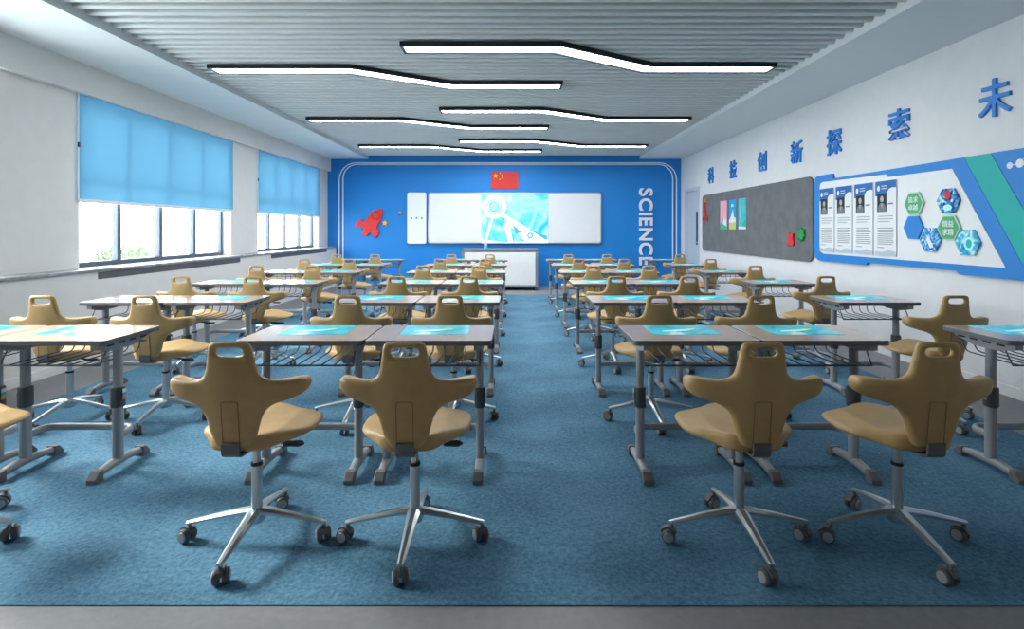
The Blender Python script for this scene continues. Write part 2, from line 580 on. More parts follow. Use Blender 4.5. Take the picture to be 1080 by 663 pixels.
# ceiling: dark void with cross slats between two white soffits
b = MB()
b.box((XS0 - 0.02, Y_REAR, Z_BACKING), (XS1 + 0.02, Y_B, Z_BACKING + 0.05), 1)
y = Y_REAR + 0.05
while y < Y_B - 0.08:
    b.prism(rrect(y, Z_SLAT, y + 0.060, Z_SLAT + 0.12, 0.02, 3), XS0, XS1, 'yz', 0)
    y += 0.132
struct(b.build('ceiling', [M['slat'], M['slat_back']]))
b = MB(); b.box((X_UP - 0.05, Y_REAR, Z_SOF), (XS0, Y_B, Z_BACKING + 0.05)); struct(b.build('trim_3', M['soffit']))
b = MB(); b.box((XS1, Y_REAR, Z_SOF), (X_R, Y_B, Z_BACKING + 0.05)); struct(b.build('trim_4', M['soffit']))

# windows
def window(name, y0, y1):
    root = bpy.data.objects.new(name, None); C.objects.link(root); root.location = (X_GLASS, (y0 + y1) / 2, LEDGE)
    struct(root)
    h = (y1 - y0) / 2
    z1 = 2.76 - LEDGE
    f = MB()
    f.box((-0.03, -h, 0), (0.03, h, 0.05), bev=0.004); f.box((-0.03, -h, z1 - 0.05), (0.03, h, z1), bev=0.004)
    f.box((-0.03, -h, 0.05), (0.03, -h + 0.05, z1 - 0.05), bev=0.004); f.box((-0.03, h - 0.05, 0.05), (0.03, h, z1 - 0.05), bev=0.004)
    f.build('window_frame', M['frame'], root)
    w = 2 * h / 4
    for k in (1, 2, 3):
        q = MB(); q.box((-0.035, -h + k * w - 0.03, 0.05), (0.035, -h + k * w + 0.03, z1 - 0.05), bev=0.005)
        q.build('mullion', M['frame'], root)
    q = MB(); q.box((-0.028, -h + 0.05, 0.98), (0.028, h - 0.05, 1.04), bev=0.004); q.build('transom', M['frame'], root)
    for k in range(4):
        for (za, zb) in ((0.05, 0.98), (1.04, z1 - 0.05)):
            q = MB(); q.box((-0.004, -h + k * w + 0.03, za), (0.004, -h + (k + 1) * w - 0.03, zb)); q.build('pane', M['glass'], root)
    return root
for i, (y0, y1) in enumerate(OPENINGS): window('window_%d' % (i + 1), y0, y1)

# door in the far right corner
dr = bpy.data.objects.new('door_1', None); C.objects.link(dr); dr.location = (X_R, (D0 + D1) / 2, 0); struct(dr)
dh = (D1 - D0) / 2
q = MB()
q.box((-0.015, -dh, 0), (0.12, -dh + 0.07, DZ), bev=0.004); q.box((-0.015, dh - 0.07, 0), (0.12, dh, DZ), bev=0.004); q.box((-0.015, -dh + 0.07, DZ - 0.07), (0.12, dh - 0.07, DZ), bev=0.004)
q.build('door_frame', M['door'], dr)
q = MB(); q.box((0.03, -dh + 0.07, 0.005), (0.075, dh - 0.07, DZ - 0.07), bev=0.003); leafp = q.build('door_leaf', M['door'], dr)
q = MB(); q.box((0.022, -dh + 0.13, 1.0), (0.031, -dh + 0.30, 1.72), bev=0.003); q.build('door_glass', M['door_glass'], dr)
q = MB(); q.box((0.015, -dh + 0.09, 0.98), (0.03, -dh + 0.12, 1.14), bev=0.003); q.sweep([(0.02, -dh + 0.105, 1.06), (-0.03, -dh + 0.105, 1.06), (-0.03, -dh + 0.22, 1.06)], 0.009)
q.build('door_handle', M['alu'], dr)

# double white outline on the blue wall
def outline(x0, x1, z1, r, w):
    cl = [(x0, 0.0)]
    for k in range(13):
        a = math.radians(180 - 90 * k / 12); cl.append((x0 + r + r * math.cos(a), z1 - r + r * math.sin(a)))
    for k in range(13):
        a = math.radians(90 - 90 * k / 12); cl.append((x1 - r + r * math.cos(a), z1 - r + r * math.sin(a)))
    cl.append((x1, 0.0))
    m = MB()
    L, R = [], []
    for i, p in enumerate(cl):
        a = Vector(cl[max(i - 1, 0)]); c = Vector(cl[min(i + 1, len(cl) - 1)])
        t = (c - a).normalized(); nrm = Vector((-t.y, t.x))
        L.append(Vector(p) + nrm * w); R.append(Vector(p) - nrm * w)
    vs, fs = [], []
    for l, rr in zip(L, R):
        vs += [(l.x, Y_B, l.y), (l.x, Y_B - 0.012, l.y), (rr.x, Y_B - 0.012, rr.y), (rr.x, Y_B, rr.y)]
    for i in range(len(cl) - 1):
        for k in range(3):
            fs.append((i * 4 + k, i * 4 + k + 1, (i + 1) * 4 + k + 1, (i + 1) * 4 + k))
    m.add(vs, fs)
    return m
struct(outline(-4.125, 3.84, 2.905, 0.40, 0.011).build('trim_5', M['line']))
struct(outline(-4.035, 3.75, 2.87, 0.34, 0.011).build('trim_6', M['line']))

# ================================================================== DESKS
def make_desk():
    root = thing('student_desk', '', 'desk')
    W, D, T, H = 0.664, 0.45, 0.028, 0.75
    hw, hd = W / 2, D / 2
    m = MB()
    m.prism(rrect(-hw, -hd, hw, hd, 0.028), H - T, H, 'xy', 0, bev=0.004, mi_side=1)
    m.build('desktop', [M['top'], M['edge']], root)
    m = MB()
    m.box((-0.188, -0.065, H - 0.0005), (0.188, 0.205, H + 0.0012), 0)
    z = H + 0.0016
    # a drifting pale shape and a small yellow one in the picture
    ell = lambda cx, cy, a, bb, rot: [(cx + a * math.cos(t) * math.cos(rot) - bb * math.sin(t) * math.sin(rot), cy + a * math.cos(t) * math.sin(rot) + bb * math.sin(t) * math.cos(rot), z) for t in [2 * PI * k / 16 for k in range(16)]]
    m.add(ell(-0.03, 0.05, 0.095, 0.022, 0.25), [list(range(16))], 1)
    m.add(ell(0.05, 0.085, 0.05, 0.016, 0.5), [list(range(16))], 2)
    m.build('screen', [M['screen'], M['screen_white'], M['screen_yellow']], root)
    yp = -0.03
    for s in (-1, 1):
        x = s * (hw - 0.075)
        m = MB()
        m.sweep([(x, yp, 0.05), (x, yp, 0.40)], [(0.022, 0.029)] * 2, 14, up=(0, 1, 0), sq=0.5)
        m.sweep([(x, yp, 0.40), (x, yp, H - T - 0.03)], [(0.019, 0.025)] * 2, 14, up=(0, 1, 0), sq=0.5)
        leg = m.build('leg', M['post'], root)
        m = MB(); m.sweep([(x, yp, 0.345), (x, yp, 0.352), (x, yp, 0.448), (x, yp, 0.455)], [(0.026, 0.032), (0.029, 0.035), (0.029, 0.035), (0.026, 0.032)], 14, up=(0, 1, 0), sq=0.5)
        m.build('collar', M['collar'], leg)
        m = MB()
        xs = x + s * 0.0362
        for k, (za, zb, mi) in enumerate(((0.385, 0.405, 0), (0.405, 0.425, 1), (0.425, 0.445, 2))):
            m.box((xs - 0.001, yp - 0.014, za), (xs + 0.001, yp + 0.012, zb), mi)
        m.build('sticker', [M['sticker_o'], M['sticker_t'], M['sticker_w']], leg)
        m = MB(); m.sweep([(x, -0.19, 0.033), (x, yp - 0.05, 0.047), (x, yp + 0.05, 0.047), (x, 0.165, 0.033)], [(0.02, 0.017), (0.023, 0.021), (0.023, 0.021), (0.02, 0.017)], 12, sq=0.35)
        m.build('foot', M['post'], leg)
        for (ya, yb) in ((-0.225, -0.165), (0.195, 0.135)):
            m = MB()
            m.prism([(ya, 0.0), (yb, 0.0), (yb, 0.058), (ya + (yb - ya) * 0.55, 0.056), (ya, 0.022)][:: (1 if ya < yb else -1)], x - 0.027, x + 0.027, 'yz', 0, bev=0.006)
            m.build('end_cap', M['cap'], leg)
        # bracket under the top
        m = MB()
        m.prism([(-0.20, H - T), (0.19, H - T), (0.19, H - T - 0.02), (0.06, H - T - 0.055), (-0.09, H - T - 0.055), (-0.20, H - T - 0.03)], x - 0.022, x + 0.022, 'yz', 0, bev=0.004)
        m.box((x - 0.034, -0.19, H - T - 0.006), (x + 0.034, 0.185, H - T), 0)
        for k in range(4):
            yy = -0.14 + 0.085 * k
            m.box((x + s * 0.0225, yy, H - T - 0.024), (x + s * 0.0235, yy + 0.05, H - T - 0.014), 1)
        m.build('support_bracket', [M['post'], M['black']], root)
    xl = hw - 0.075
    pts = [(-xl, yp, 0.183)]
    for k in range(6):
        a = math.radians(180 - 90 * k / 5); pts.append((-xl + 0.06 + 0.06 * math.cos(a), yp + 0.08 + 0.06 * math.sin(a), 0.183))
    for k in range(6):
        a = math.radians(90 - 90 * k / 5); pts.append((xl - 0.06 + 0.06 * math.cos(a), yp + 0.08 + 0.06 * math.sin(a), 0.183))
    pts.append((xl, yp, 0.183))
    m = MB(); m.sweep(pts, [(0.014, 0.02)] * len(pts), 10, sq=0.4); m.build('stretcher', M['post'], root)
    # wire book basket: rods that drop at the back and run forward
    m = MB()
    zb = H - T - 0.115
    x0, x1 = -0.225, 0.225
    for k in range(8):
        xx = x0 + (x1 - x0) * k / 7
        p = [(xx, 0.19, H - T), (xx, 0.19, zb + 0.05)]
        for q in range(5):
            a = math.radians(90 * q / 4); p.append((xx, 0.19 - 0.05 + 0.05 * math.cos(a), zb + 0.05 - 0.05 * math.sin(a)))
        p.append((xx, -0.17, zb))
        m.sweep(p, 0.0038, 6, up=(1, 0, 0))
    for (yy, zz) in ((-0.17, zb), (0.19, zb + 0.06)):
        m.sweep([(x0 - 0.04, yy, zz), (x1 + 0.04, yy, zz)], 0.0048, 6)
    for s in (-1, 1):
        xx = s * (x1 + 0.04)
        m.sweep([(xx, -0.17, zb), (xx, -0.12, H - T - 0.03), (xx, 0.19, zb + 0.06)], 0.004, 6, up=(1, 0, 0))
    m.build('wire_basket', M['wire'], root)
    return root

# ================================================================== CHAIR
def back_y(z): return -0.185 - 0.10 * max(0.0, z - 0.46) if np.isscalar(z) else -0.185 - 0.10 * np.maximum(0, z - 0.46)

def make_chair():
    root = thing('swivel_chair', '', 'chair')
    # backrest: T-shaped shell with stubby arms and a handle slot
    half = [(0.0, 0.896), (0.05, 0.896), (0.076, 0.891), (0.085, 0.874), (0.090, 0.838), (0.098, 0.79), (0.108, 0.763), (0.128, 0.747), (0.16, 0.740), (0.20, 0.739),
            (0.243, 0.742), (0.265, 0.738), (0.273, 0.718), (0.268, 0.692), (0.247, 0.672), (0.20, 0.656), (0.16, 0.644), (0.132, 0.628), (0.114, 0.604),
            (0.103, 0.575), (0.092, 0.535), (0.078, 0.50), (0.063, 0.480), (0.035, 0.474), (0.0, 0.473)]
    outl = half + [(-x, z) for x, z in half[::-1][1:-1]]
    outl = catmull(outl, 3)
    h = 0.0065
    ox, oy, oz = -0.30, -0.30, 0.42
    gx = np.arange(ox, 0.301, h); gy = np.arange(oy, 0.03, h); gz = np.arange(oz, 0.94, h)
    X2, Z2 = np.meshgrid(gx, gz, indexing='ij')
    d2 = poly_sdf(X2, Z2, outl)
    hole = np.sqrt(np.maximum(np.abs(X2) - 0.036, 0) ** 2 + (Z2 - 0.856) ** 2) - 0.0165
    ax = np.abs(X2)
    arm = np.clip((ax - 0.10) / 0.15, 0, 1)
    arm = arm * arm * (3 - 2 * arm)
    thick = 0.019 + 0.020 * arm - 0.004 * np.clip((Z2 - 0.75) / 0.14, 0, 1)
    mid = back_y(Z2) + 0.085 * np.clip(ax / 0.27, 0, 1.2) ** 1.8 + 0.02 * (1 - np.clip(ax / 0.1, 0, 1) ** 2) * 0
    d2 = np.maximum(d2, -hole)
    X, Y, Z = np.meshgrid(gx, gy, gz, indexing='ij')
    r = 0.018
    A = np.maximum(d2[:, None, :] + r, 0); Bq = np.maximum(np.abs(Y - mid[:, None, :]) - thick[:, None, :] + r, 0)
    F = np.sqrt(A * A + Bq * Bq) - r + np.minimum(np.maximum(d2[:, None, :] + r, np.abs(Y - mid[:, None, :]) - thick[:, None, :] + r), 0)
    V, Q = surface_nets(F, (ox, oy, oz), h)
    V = smooth_verts(V, Q, 4)
    m = MB(); m.add(V.tolist(), Q.tolist(), 0, True)
    bk = m.build('backrest', M['tan'], root)
    # stitched panel low on the back
    m = MB()
    vs, fs = [], []
    m.prism(rrect(-0.031, 0.487, 0.031, 0.662, 0.006, 2), 0, 0.02, 'xz', 0, bev=0.001)
    for v in m.v: v.y = back_y(v.z) + 0.085 * (abs(v.x) / 0.27) ** 1.8 - 0.0198 + (0.02 - v.y if v.y < 0.01 else 0.02 - v.y) - 0.0
    m.f = [f[::-1] for f in m.f]
    m2 = MB()
    e = rrect(-0.0325, 0.4855, 0.0325, 0.6635, 0.006, 2)
    m2.sweep([(x, back_y(z) - 0.0188, z) for x, z in e], 0.0014, 5, closed=True, up=(0, 1, 0))
    m2.build('seam', M['seam'], bk)
    m.build('back_panel', M['tan'], bk)
    # seat: saddle with side wings
    so = [(0.0, -0.175), (0.07, -0.17), (0.11, -0.15), (0.135, -0.115), (0.165, -0.08), (0.20, -0.045), (0.228, 0.0), (0.238, 0.06), (0.240, 0.12),
          (0.232, 0.17), (0.195, 0.20), (0.12, 0.195), (0.06, 0.222), (0.0, 0.23)]
    so = catmull(so + [(-x, y) for x, y in so[::-1][1:-1]], 3)
    gx = np.arange(-0.28, 0.281, h); gy = np.arange(-0.23, 0.275, h); gz = np.arange(0.40, 0.58, h)
    X2, Y2 = np.meshgrid(gx, gy, indexing='ij')
    d2 = poly_sdf(X2, Y2, so)
    ax = np.abs(X2)
    top = 0.508 + 0.016 * np.exp(-(ax / 0.09) ** 2) * np.clip((Y2 + 0.02) / 0.2, 0, 1) - 0.22 * np.maximum(ax - 0.13, 0) + 0.010 * np.clip(-(Y2 + 0.06) / 0.12, 0, 1)
    bot = 0.446 + 0.12 * np.maximum(ax - 0.10, 0) + 0.012 * np.clip((Y2 - 0.05) / 0.15, 0, 1)
    mid, thk = (top + bot) / 2, (top - bot) / 2
    r = 0.021
    Z3 = gz[None, None, :]
    A = np.maximum(d2[:, :, None] + r, 0); q2 = np.abs(Z3 - mid[:, :, None]) - thk[:, :, None] + r
    F = np.sqrt(A * A + np.maximum(q2, 0) ** 2) - r + np.minimum(np.maximum(d2[:, :, None] + r, q2), 0)
    V, Q = surface_nets(F, (-0.28, -0.23, 0.40), h)
    V = smooth_verts(V, Q, 4)
    m = MB(); m.add(V.tolist(), Q.tolist(), 0, True); m.build('seat', M['tan'], root)
    # J bracket from the back under the seat
    m = MB()
    yb = back_y(0.48) - 0.026
    p = [(0, yb, 0.500), (0, yb, 0.478)]
    for k in range(6):
        a = math.radians(180 + 90 * k / 5); p.append((0, yb + 0.025 + 0.025 * math.cos(a), 0.470 + 0.025 * math.sin(a)))
    p += [(0, -0.12, 0.440), (0, 0.05, 0.436)]
    vs, fs = [], []
    for i, c in enumerate(p):
        t = (Vector(p[min(i + 1, len(p) - 1)]) - Vector(p[max(i - 1, 0)])).normalized()
        nrm = Vector((1, 0, 0)).cross(t) * 0.005
        c = Vector(c)
        vs += [c + nrm + Vector((-0.034, 0, 0)), c + nrm + Vector((0.034, 0, 0)), c - nrm + Vector((0.034, 0, 0)), c - nrm + Vector((-0.034, 0, 0))]
    for i in range(len(p) - 1):
        for k in range(4):
            fs.append((i * 4 + k, i * 4 + (k + 1) % 4, i * 4 + 4 + (k + 1) % 4, i * 4 + 4 + k))
    fs += [(3, 2, 1, 0), tuple(4 * (len(p) - 1) + k for k in range(4))]
    m.add(vs, fs)
    m.box((-0.06, -0.08, 0.425), (0.06, 0.07, 0.45), 0, bev=0.006)
    m.build('back_bracket', M['bracket'], root)
    m = MB(); m.sweep([(0.05, 0.0, 0.432), (0.13, -0.01, 0.424)], 0.006, 8)
    m.prism([(0.125, -0.03), (0.19, -0.035), (0.205, -0.01), (0.19, 0.012), (0.125, 0.01)], 0.415, 0.428, 'xy', 0, bev=0.004)
    m.build('height_lever', M['dark'], root)
    # gas column
    m = MB(); m.lathe([(0.0225, 0.12), (0.0215, 0.325), (0.0215, 0.332)], 18, 0)
    m.lathe([(0.0235, 0.328), (0.0235, 0.340)], 18, 1)
    m.lathe([(0.015, 0.340), (0.015, 0.43)], 16, 0)
    m.build('gas_column', [M['chrome'], M['black']], root)
    m = MB(); m.lathe([(0.030, 0.090), (0.036, 0.098), (0.036, 0.130), (0.028, 0.146), (0.022, 0.150)], 20); m.build('base_hub', M['chrome'], root)
    for k in range(4):
        a = PI / 2 * k
        d = Vector((math.cos(a), math.sin(a), 0)); s = Vector((-math.sin(a), math.cos(a), 0))
        m = MB()
        pr = [(0.015, 0.136, 0.030, 0.015), (0.06, 0.130, 0.026, 0.014), (0.14, 0.115, 0.021, 0.012), (0.22, 0.098, 0.017, 0.010), (0.275, 0.086, 0.014, 0.009), (0.293, 0.082, 0.012, 0.008)]
        m.sweep([d * r0 + Vector((0, 0, z0)) for r0, z0, w, hh in pr], [(w, hh) for r0, z0, w, hh in pr], 8, sq=0.6, smooth=False)
        lg = m.build('base_leg', M['chrome'], root)
        # twin-wheel caster, turned a little differently on each leg
        m = MB()
        c = d * 0.285
        yaw = (0.5, 2.0, 1.25, 0.3)[k]
        ua = Vector((math.cos(yaw), math.sin(yaw), 0)); va = Vector((-math.sin(yaw), math.cos(yaw), 0))
        c2 = c + va * 0.014
        R = 0.029
        for sg in (-1, 1):
            B4 = Matrix.Translation(c2 + ua * (sg * 0.016) + Vector((0, 0, R))) @ Matrix((( -va.x, 0, ua.x * sg, 0), (-va.y, 0, ua.y * sg, 0), (0, 1, 0, 0), (0, 0, 0, 1)))
            m.lathe([(0.023, -0.011), (R, -0.007), (R, 0.006), (0.026, 0.011)], 18, 0, B4)
            m.lathe([(0.021, 0.010), (0.021, 0.0135), (0.018, 0.015)], 16, 1, B4)
        # hood over the wheels and the pin
        hv = []
        for q in range(7):
            t = math.radians(20 + 140 * q / 6)
            hv.append(c2 + va * (math.cos(t) * 0.033) + Vector((0, 0, R + math.sin(t) * 0.033)))
        m.sweep(hv, [(0.012, 0.003)] * 7, 4, 2, up=(0, 0, 1), sq=1.0, smooth=False)
        m.sweep([c + Vector((0, 0, 0.052)), c + Vector((0, 0, 0.086))], 0.008, 8, 2)
        m.build('caster', [M['wheel'], M['hubcap'], M['bracket']], lg)
    return root

ROWS = ['in the nearest row', 'in the second row', 'in the third row', 'in the fourth row', 'in the fifth row', 'in the farthest row']
COLS = [  # x of each desk centre, where it stands
    (-3.125, 'at left of window-side pair', 0), (-2.455, 'at right of window-side pair', 0),
    (-1.118, 'at left of centre-left pair', 1), (-0.446, 'at right of centre-left pair', 1),
    (0.957, 'at left of centre-right pair', 2), (1.629, 'at right of centre-right pair', 2),
    (2.905, 'standing single beside right wall', 3)]
desk0, chair0 = make_desk(), make_chair()
first_d = first_c = True
SP = 1.466
for r in range(6):
    for ci, (cx, where, pair) in enumerate(COLS):
        o = desk0 if first_d else copy_tree(desk0)
        first_d = False
        o.location = (cx, 3.015 + SP * r, CARPET_T)
        tag(o, 'beige-topped grey desk with cyan screen, %s, %s' % (where, ROWS[r]), 'desk', 'student desks with inset screens')
        if r == 0 and ci in (0, 6): continue            # those two chairs stand outside the frame
        o = chair0 if first_c else copy_tree(chair0)
        first_c = False
        o.location = (cx + (0.025 if cx < 0 else 0.0), 2.286 + SP * r, CARPET_T)
        w2 = where.replace('at left', 'at left desk').replace('at right', 'at right desk').replace('standing single beside', 'at single desk beside')
        tag(o, 'tan swivel chair %s, %s' % (w2, ROWS[r]), 'chair', 'tan swivel chairs')

# ================================================================== FRONT WALL
# whiteboard with a screen in the middle
bx0, bz1 = bw(452, 203); bx1, bz0 = bw(634, 257)
wbd = thing('whiteboard', 'long white sliding board with bright blue screen on the blue wall', 'whiteboard', ((bx0 + bx1) / 2, Y_B, bz0))
hw = (bx1 - bx0) / 2; hh = bz1 - bz0
q = MB(); q.prism(rrect(-hw, 0, hw, hh, 0.06), -0.07, 0.0, 'xz', 0, bev=0.01); q.build('frame', M['alu'], wbd)
sx0, sx1 = bw(508, 0)[0] - wbd.location.x, bw(578, 0)[0] - wbd.location.x
q = MB(); q.prism(rrect(-hw + 0.025, 0.03, sx0 - 0.004, hh - 0.025, 0.03), -0.078, -0.06, 'xz', 0, bev=0.003); q.build('writing_panel', M['board'], wbd)
q = MB(); q.prism(rrect(sx1 + 0.004, 0.03, hw - 0.025, hh - 0.025, 0.03), -0.078, -0.06, 'xz', 0, bev=0.003); q.build('writing_panel', M['board'], wbd)
q = MB()
q.box((sx0, -0.082, 0.02), (sx1, -0.06, hh - 0.02), 0)
SW, SH = sx1 - sx0, hh - 0.04
def sp(u, v): return (sx0 + u * SW, 0.02 + (1 - v) * SH)         # u right, v down, both 0..1
lay = [-0.083]
def flat(pts, mi, back=False):
    lay[0] -= 0.0006
    vs = [(sp(u, v)[0], lay[0], sp(u, v)[1]) for u, v in pts]
    q.add(vs, [list(range(len(vs)))], mi)
def ring(cu, cv, r0, r1, mi, a0=0, a1=360, n=28):
    lay[0] -= 0.0006
    vs, fs = [], []
    asp = SH / SW
    for k in range(n + 1):
        a = math.radians(a0 + (a1 - a0) * k / n)
        for r in (r0, r1):
            p = sp(cu + r * asp * math.cos(a), cv + r * math.sin(a)); vs.append((p[0], lay[0], p[1]))
    for k in range(n): fs.append((2 * k, 2 * k + 1, 2 * k + 3, 2 * k + 2))
    q.add(vs, fs, mi)
def disc(cu, cv, r, mi): ring(cu, cv, 0.0, r, mi, n=20)
flat([(0.36, 0.24), (0.62, 0.0), (0.80, 0.0), (0.40, 0.30)], 3)
flat([(0.40, 0.32), (0.998, 0.12), (0.998, 0.20)], 3)
ring(0.19, 0.27, 0.52, 0.56, 3, -25, 60); ring(0.19, 0.27, 0.80, 0.86, 3, -15, 40)
flat([(0.04, 0.97), (0.12, 0.55), (0.18, 0.50), (0.08, 0.97)], 1)
flat([(0.0, 0.92), (0.35, 0.985), (0.80, 0.97), (0.998, 0.92), (0.998, 0.998), (0.0, 0.998)], 1)
ring(0.19, 0.27, 0.15, 0.24, 1); ring(0.19, 0.27, 0.11, 0.125, 1); disc(0.19, 0.27, 0.08, 3)
flat([(0.25, 0.42), (0.30, 0.38), (0.72, 0.72), (0.95, 0.93), (0.93, 0.98), (0.66, 0.98), (0.44, 0.66)], 1)
flat([(0.33, 0.60), (0.42, 0.58), (0.47, 0.98), (0.40, 0.98)], 1)
flat([(0.46, 0.62), (0.60, 0.78), (0.52, 0.82)], 2); flat([(0.70, 0.72), (0.98, 0.86), (0.98, 0.94)], 2)
flat([(0.30, 0.48), (0.36, 0.50), (0.34, 0.60)], 2); flat([(0.47, 0.98), (0.53, 0.84), (0.58, 0.96)], 3)
ring(0.73, 0.85, 0.03, 0.06, 2); 
q.build('screen', [M['board_screen'], M['pict_white'], M['pict_blue'], M['pict_pale']], wbd)

cx0, cz1 = bw(430, 203); cx1, cz0 = bw(450, 257)
cb = thing('control_panel', 'narrow white panel with three small dots left of the whiteboard', 'panel', ((cx0 + cx1) / 2, Y_B - 0.003, cz0))
hw = (cx1 - cx0) / 2; hh = cz1 - cz0
q = MB(); q.prism(rrect(-hw, 0, hw, hh, 0.05), -0.07, 0, 'xz', 0, bev=0.012); q.build('body', M['white'], cb)
for k in range(3):
    q = MB(); q.prism([(-0.12 + 0.12 * k + 0.022 * math.cos(t), hh * 0.5 + 0.022 * math.sin(t)) for t in [2 * PI * j / 12 for j in range(12)]], -0.076, -0.068, 'xz'); q.build('button', M['ink'], cb)

# flag
fx0, fz1 = bw(518, 181); fx1, fz0 = bw(546.5, 199)
fl = thing('flag', 'framed red flag with yellow stars above the whiteboard', 'flag', ((fx0 + fx1) / 2, Y_B, fz0))
hw = (fx1 - fx0) / 2; hh = fz1 - fz0
q = MB(); q.box((-hw, -0.025, 0), (hw, 0, hh), bev=0.003); q.build('cloth', mat('flag_red', (216, 48, 40), 0.25, noise=0.03), fl)
def star(cx, cz, R, rot=0.0, k=0.4):
    return [(cx + (R if j % 2 == 0 else R * k) * math.sin(rot + PI * j / 5), cz + (R if j % 2 == 0 else R * k) * math.cos(rot + PI * j / 5)) for j in range(10)]
for (u, v, R) in ((1 / 6, 0.75, 0.066), (1 / 3, 0.9, 0.022), (0.4, 0.8, 0.022), (0.4, 0.65, 0.022), (1 / 3, 0.55, 0.022)):
    q = MB(); q.prism(star(-hw + u * 2 * hw, v * hh, R), -0.0285, -0.024, 'xz'); q.build('star', M['gold'], fl)

# rocket and stars
rz = lambda x, y: bw(340 + x / 5.53, 160 + y / 5.53)
rk = [(345, 332), (353, 342), (352, 372), (340, 402), (322, 432), (319, 448), (334, 460), (328, 484), (305, 506), (297, 480), (284, 470), (270, 476), (262, 491), (247, 488), (230, 478), (241, 458), (243, 443), (232, 438), (192, 436), (204, 410), (228, 391), (240, 408), (252, 404), (272, 374), (300, 346), (322, 334)]
rp = [rz(*p) for p in rk]
cx = sum(p[0] for p in rp) / len(rp); cz = sum(p[1] for p in rp) / len(rp)
ro = thing('rocket_cutout', 'red rocket cut-out mounted on the blue wall', 'wall decoration', (cx, Y_B, cz))
q = MB(); q.prism([(x - cx, z - cz) for x, z in rp], -0.05, 0, 'xz', 0, bev=0.006); q.build('body', M['red'], ro)
c0 = rz(316, 372); c0 = (c0[0] - cx, c0[1] - cz)
q = MB(); q.sweep([(c0[0] + 0.095 * math.cos(t), -0.051, c0[1] + 0.095 * math.sin(t)) for t in [2 * PI * k / 24 for k in range(24)]], 0.011, 6, closed=True, up=(0, 1, 0)); q.build('porthole', M['red_dark'], ro)
for (x, y, R, lb) in ((367, 415, 0.085, 'larger gold star right beside the red rocket'), (453, 356, 0.05, 'smaller gold star between red rocket and white panel')):
    p = rz(x, y)
    q = MB(); q.prism(star(0, 0, R, 0.15, 0.45), -0.04, 0, 'xz', 0, bev=0.004)
    tag(q.build('star_cutout', M['gold'], None, (p[0], Y_B, p[1])), lb, 'wall decoration', 'gold star cut-outs')

# SCIENCE, turned to read downwards
lz0, lz1 = EYE - (279.5 - 242) / SB, EYE - (198.5 - 242) / SB
me = text_mesh('SCIENCE', 1.0, 0.02, 0.012)
co, _ = fit_text(me, lz1 - lz0, 0.325, 0.05)
bpy.data.meshes.remove(me)
adv = []
word = 'SCIENCE'
widths = []
for ch in word:
    mm = text_mesh(ch, 1.0, 0.02, 0.022)
    c2 = np.empty(len(mm.vertices) * 3); mm.vertices.foreach_get('co', c2); c2 = c2.reshape(-1, 3)
    widths.append((np.ptp(c2[:, 0]), np.ptp(c2[:, 1]), mm))
capH = widths[3][1]
sc = 0.315 / capH
gap = ((lz1 - lz0) - sum(w[0] for w in widths) * sc) / 6
zc = lz1
lxc = bw(681, 0)[0]
ordn = {0: 'white letter S at top of the word SCIENCE', 1: 'white letter C after the S in SCIENCE', 2: 'white letter I in SCIENCE on the blue wall', 3: 'white letter E after the I in SCIENCE',
        4: 'white letter N in SCIENCE on the blue wall', 5: 'white letter C after the N in SCIENCE', 6: 'white letter E at the bottom end of SCIENCE'}
for i, ch in enumerate(word):
    w, hgt, mm = widths[i]
    cc, ff = fit_text(mm, w * sc, hgt * sc, 0.05)
    zz = zc - w * sc / 2
    zc -= w * sc + gap
    q = MB()
    q.add([(p[1], -p[2], -p[0]) for p in cc], [f for f in ff])
    tag(q.build('letter', M['line'], None, (lxc, Y_B - 0.025, zz)), ordn[i], 'letter', 'white SCIENCE letters')

# lectern cabinet
px0, px1, pyf = -1.136, 0.527, 11.72
pd_ = thing('lectern_cabinet', 'white lectern cabinet with grey frame below the whiteboard', 'cabinet', ((px0 + px1) / 2, pyf, 0))
hw = (px1 - px0) / 2
q = MB(); q.box((-hw, 0.0, 0.07), (hw, 0.65, 0.875), bev=0.006); q.build('body', M['alu'], pd_)
q = MB(); q.box((-hw - 0.015, -0.02, 0.875), (hw + 0.015, 0.67, 0.905), bev=0.006); q.build('top', M['edge'], pd_)
q = MB(); q.box((-hw + 0.06, -0.012, 0.12), (hw - 0.06, 0.004, 0.83), bev=0.004); q.build('front_panel', M['white'], pd_)
for s in (-1, 1):
    for yy in (0.06, 0.59):
        q = MB(); q.sweep([(s * (hw - 0.08) - 0.015, yy, 0.035), (s * (hw - 0.08) + 0.015, yy, 0.035)], 0.035, 12); q.sweep([(s * (hw - 0.08), yy, 0.035), (s * (hw - 0.08), yy, 0.075)], 0.012, 8); q.build('caster', M['black'], pd_)
bo = thing('water_bottle', 'small pale blue bottle on the lectern cabinet top', 'bottle', (-0.62, 11.80, 0.905))
q = MB(); q.lathe([(0.035, 0), (0.04, 0.01), (0.04, 0.10), (0.018, 0.15), (0.018, 0.18)], 14); q.build('bottle_body', M['bottle'], bo)
q = MB(); q.lathe([(0.02, 0.178), (0.02, 0.205)], 12); q.build('cap', M['white'], bo)

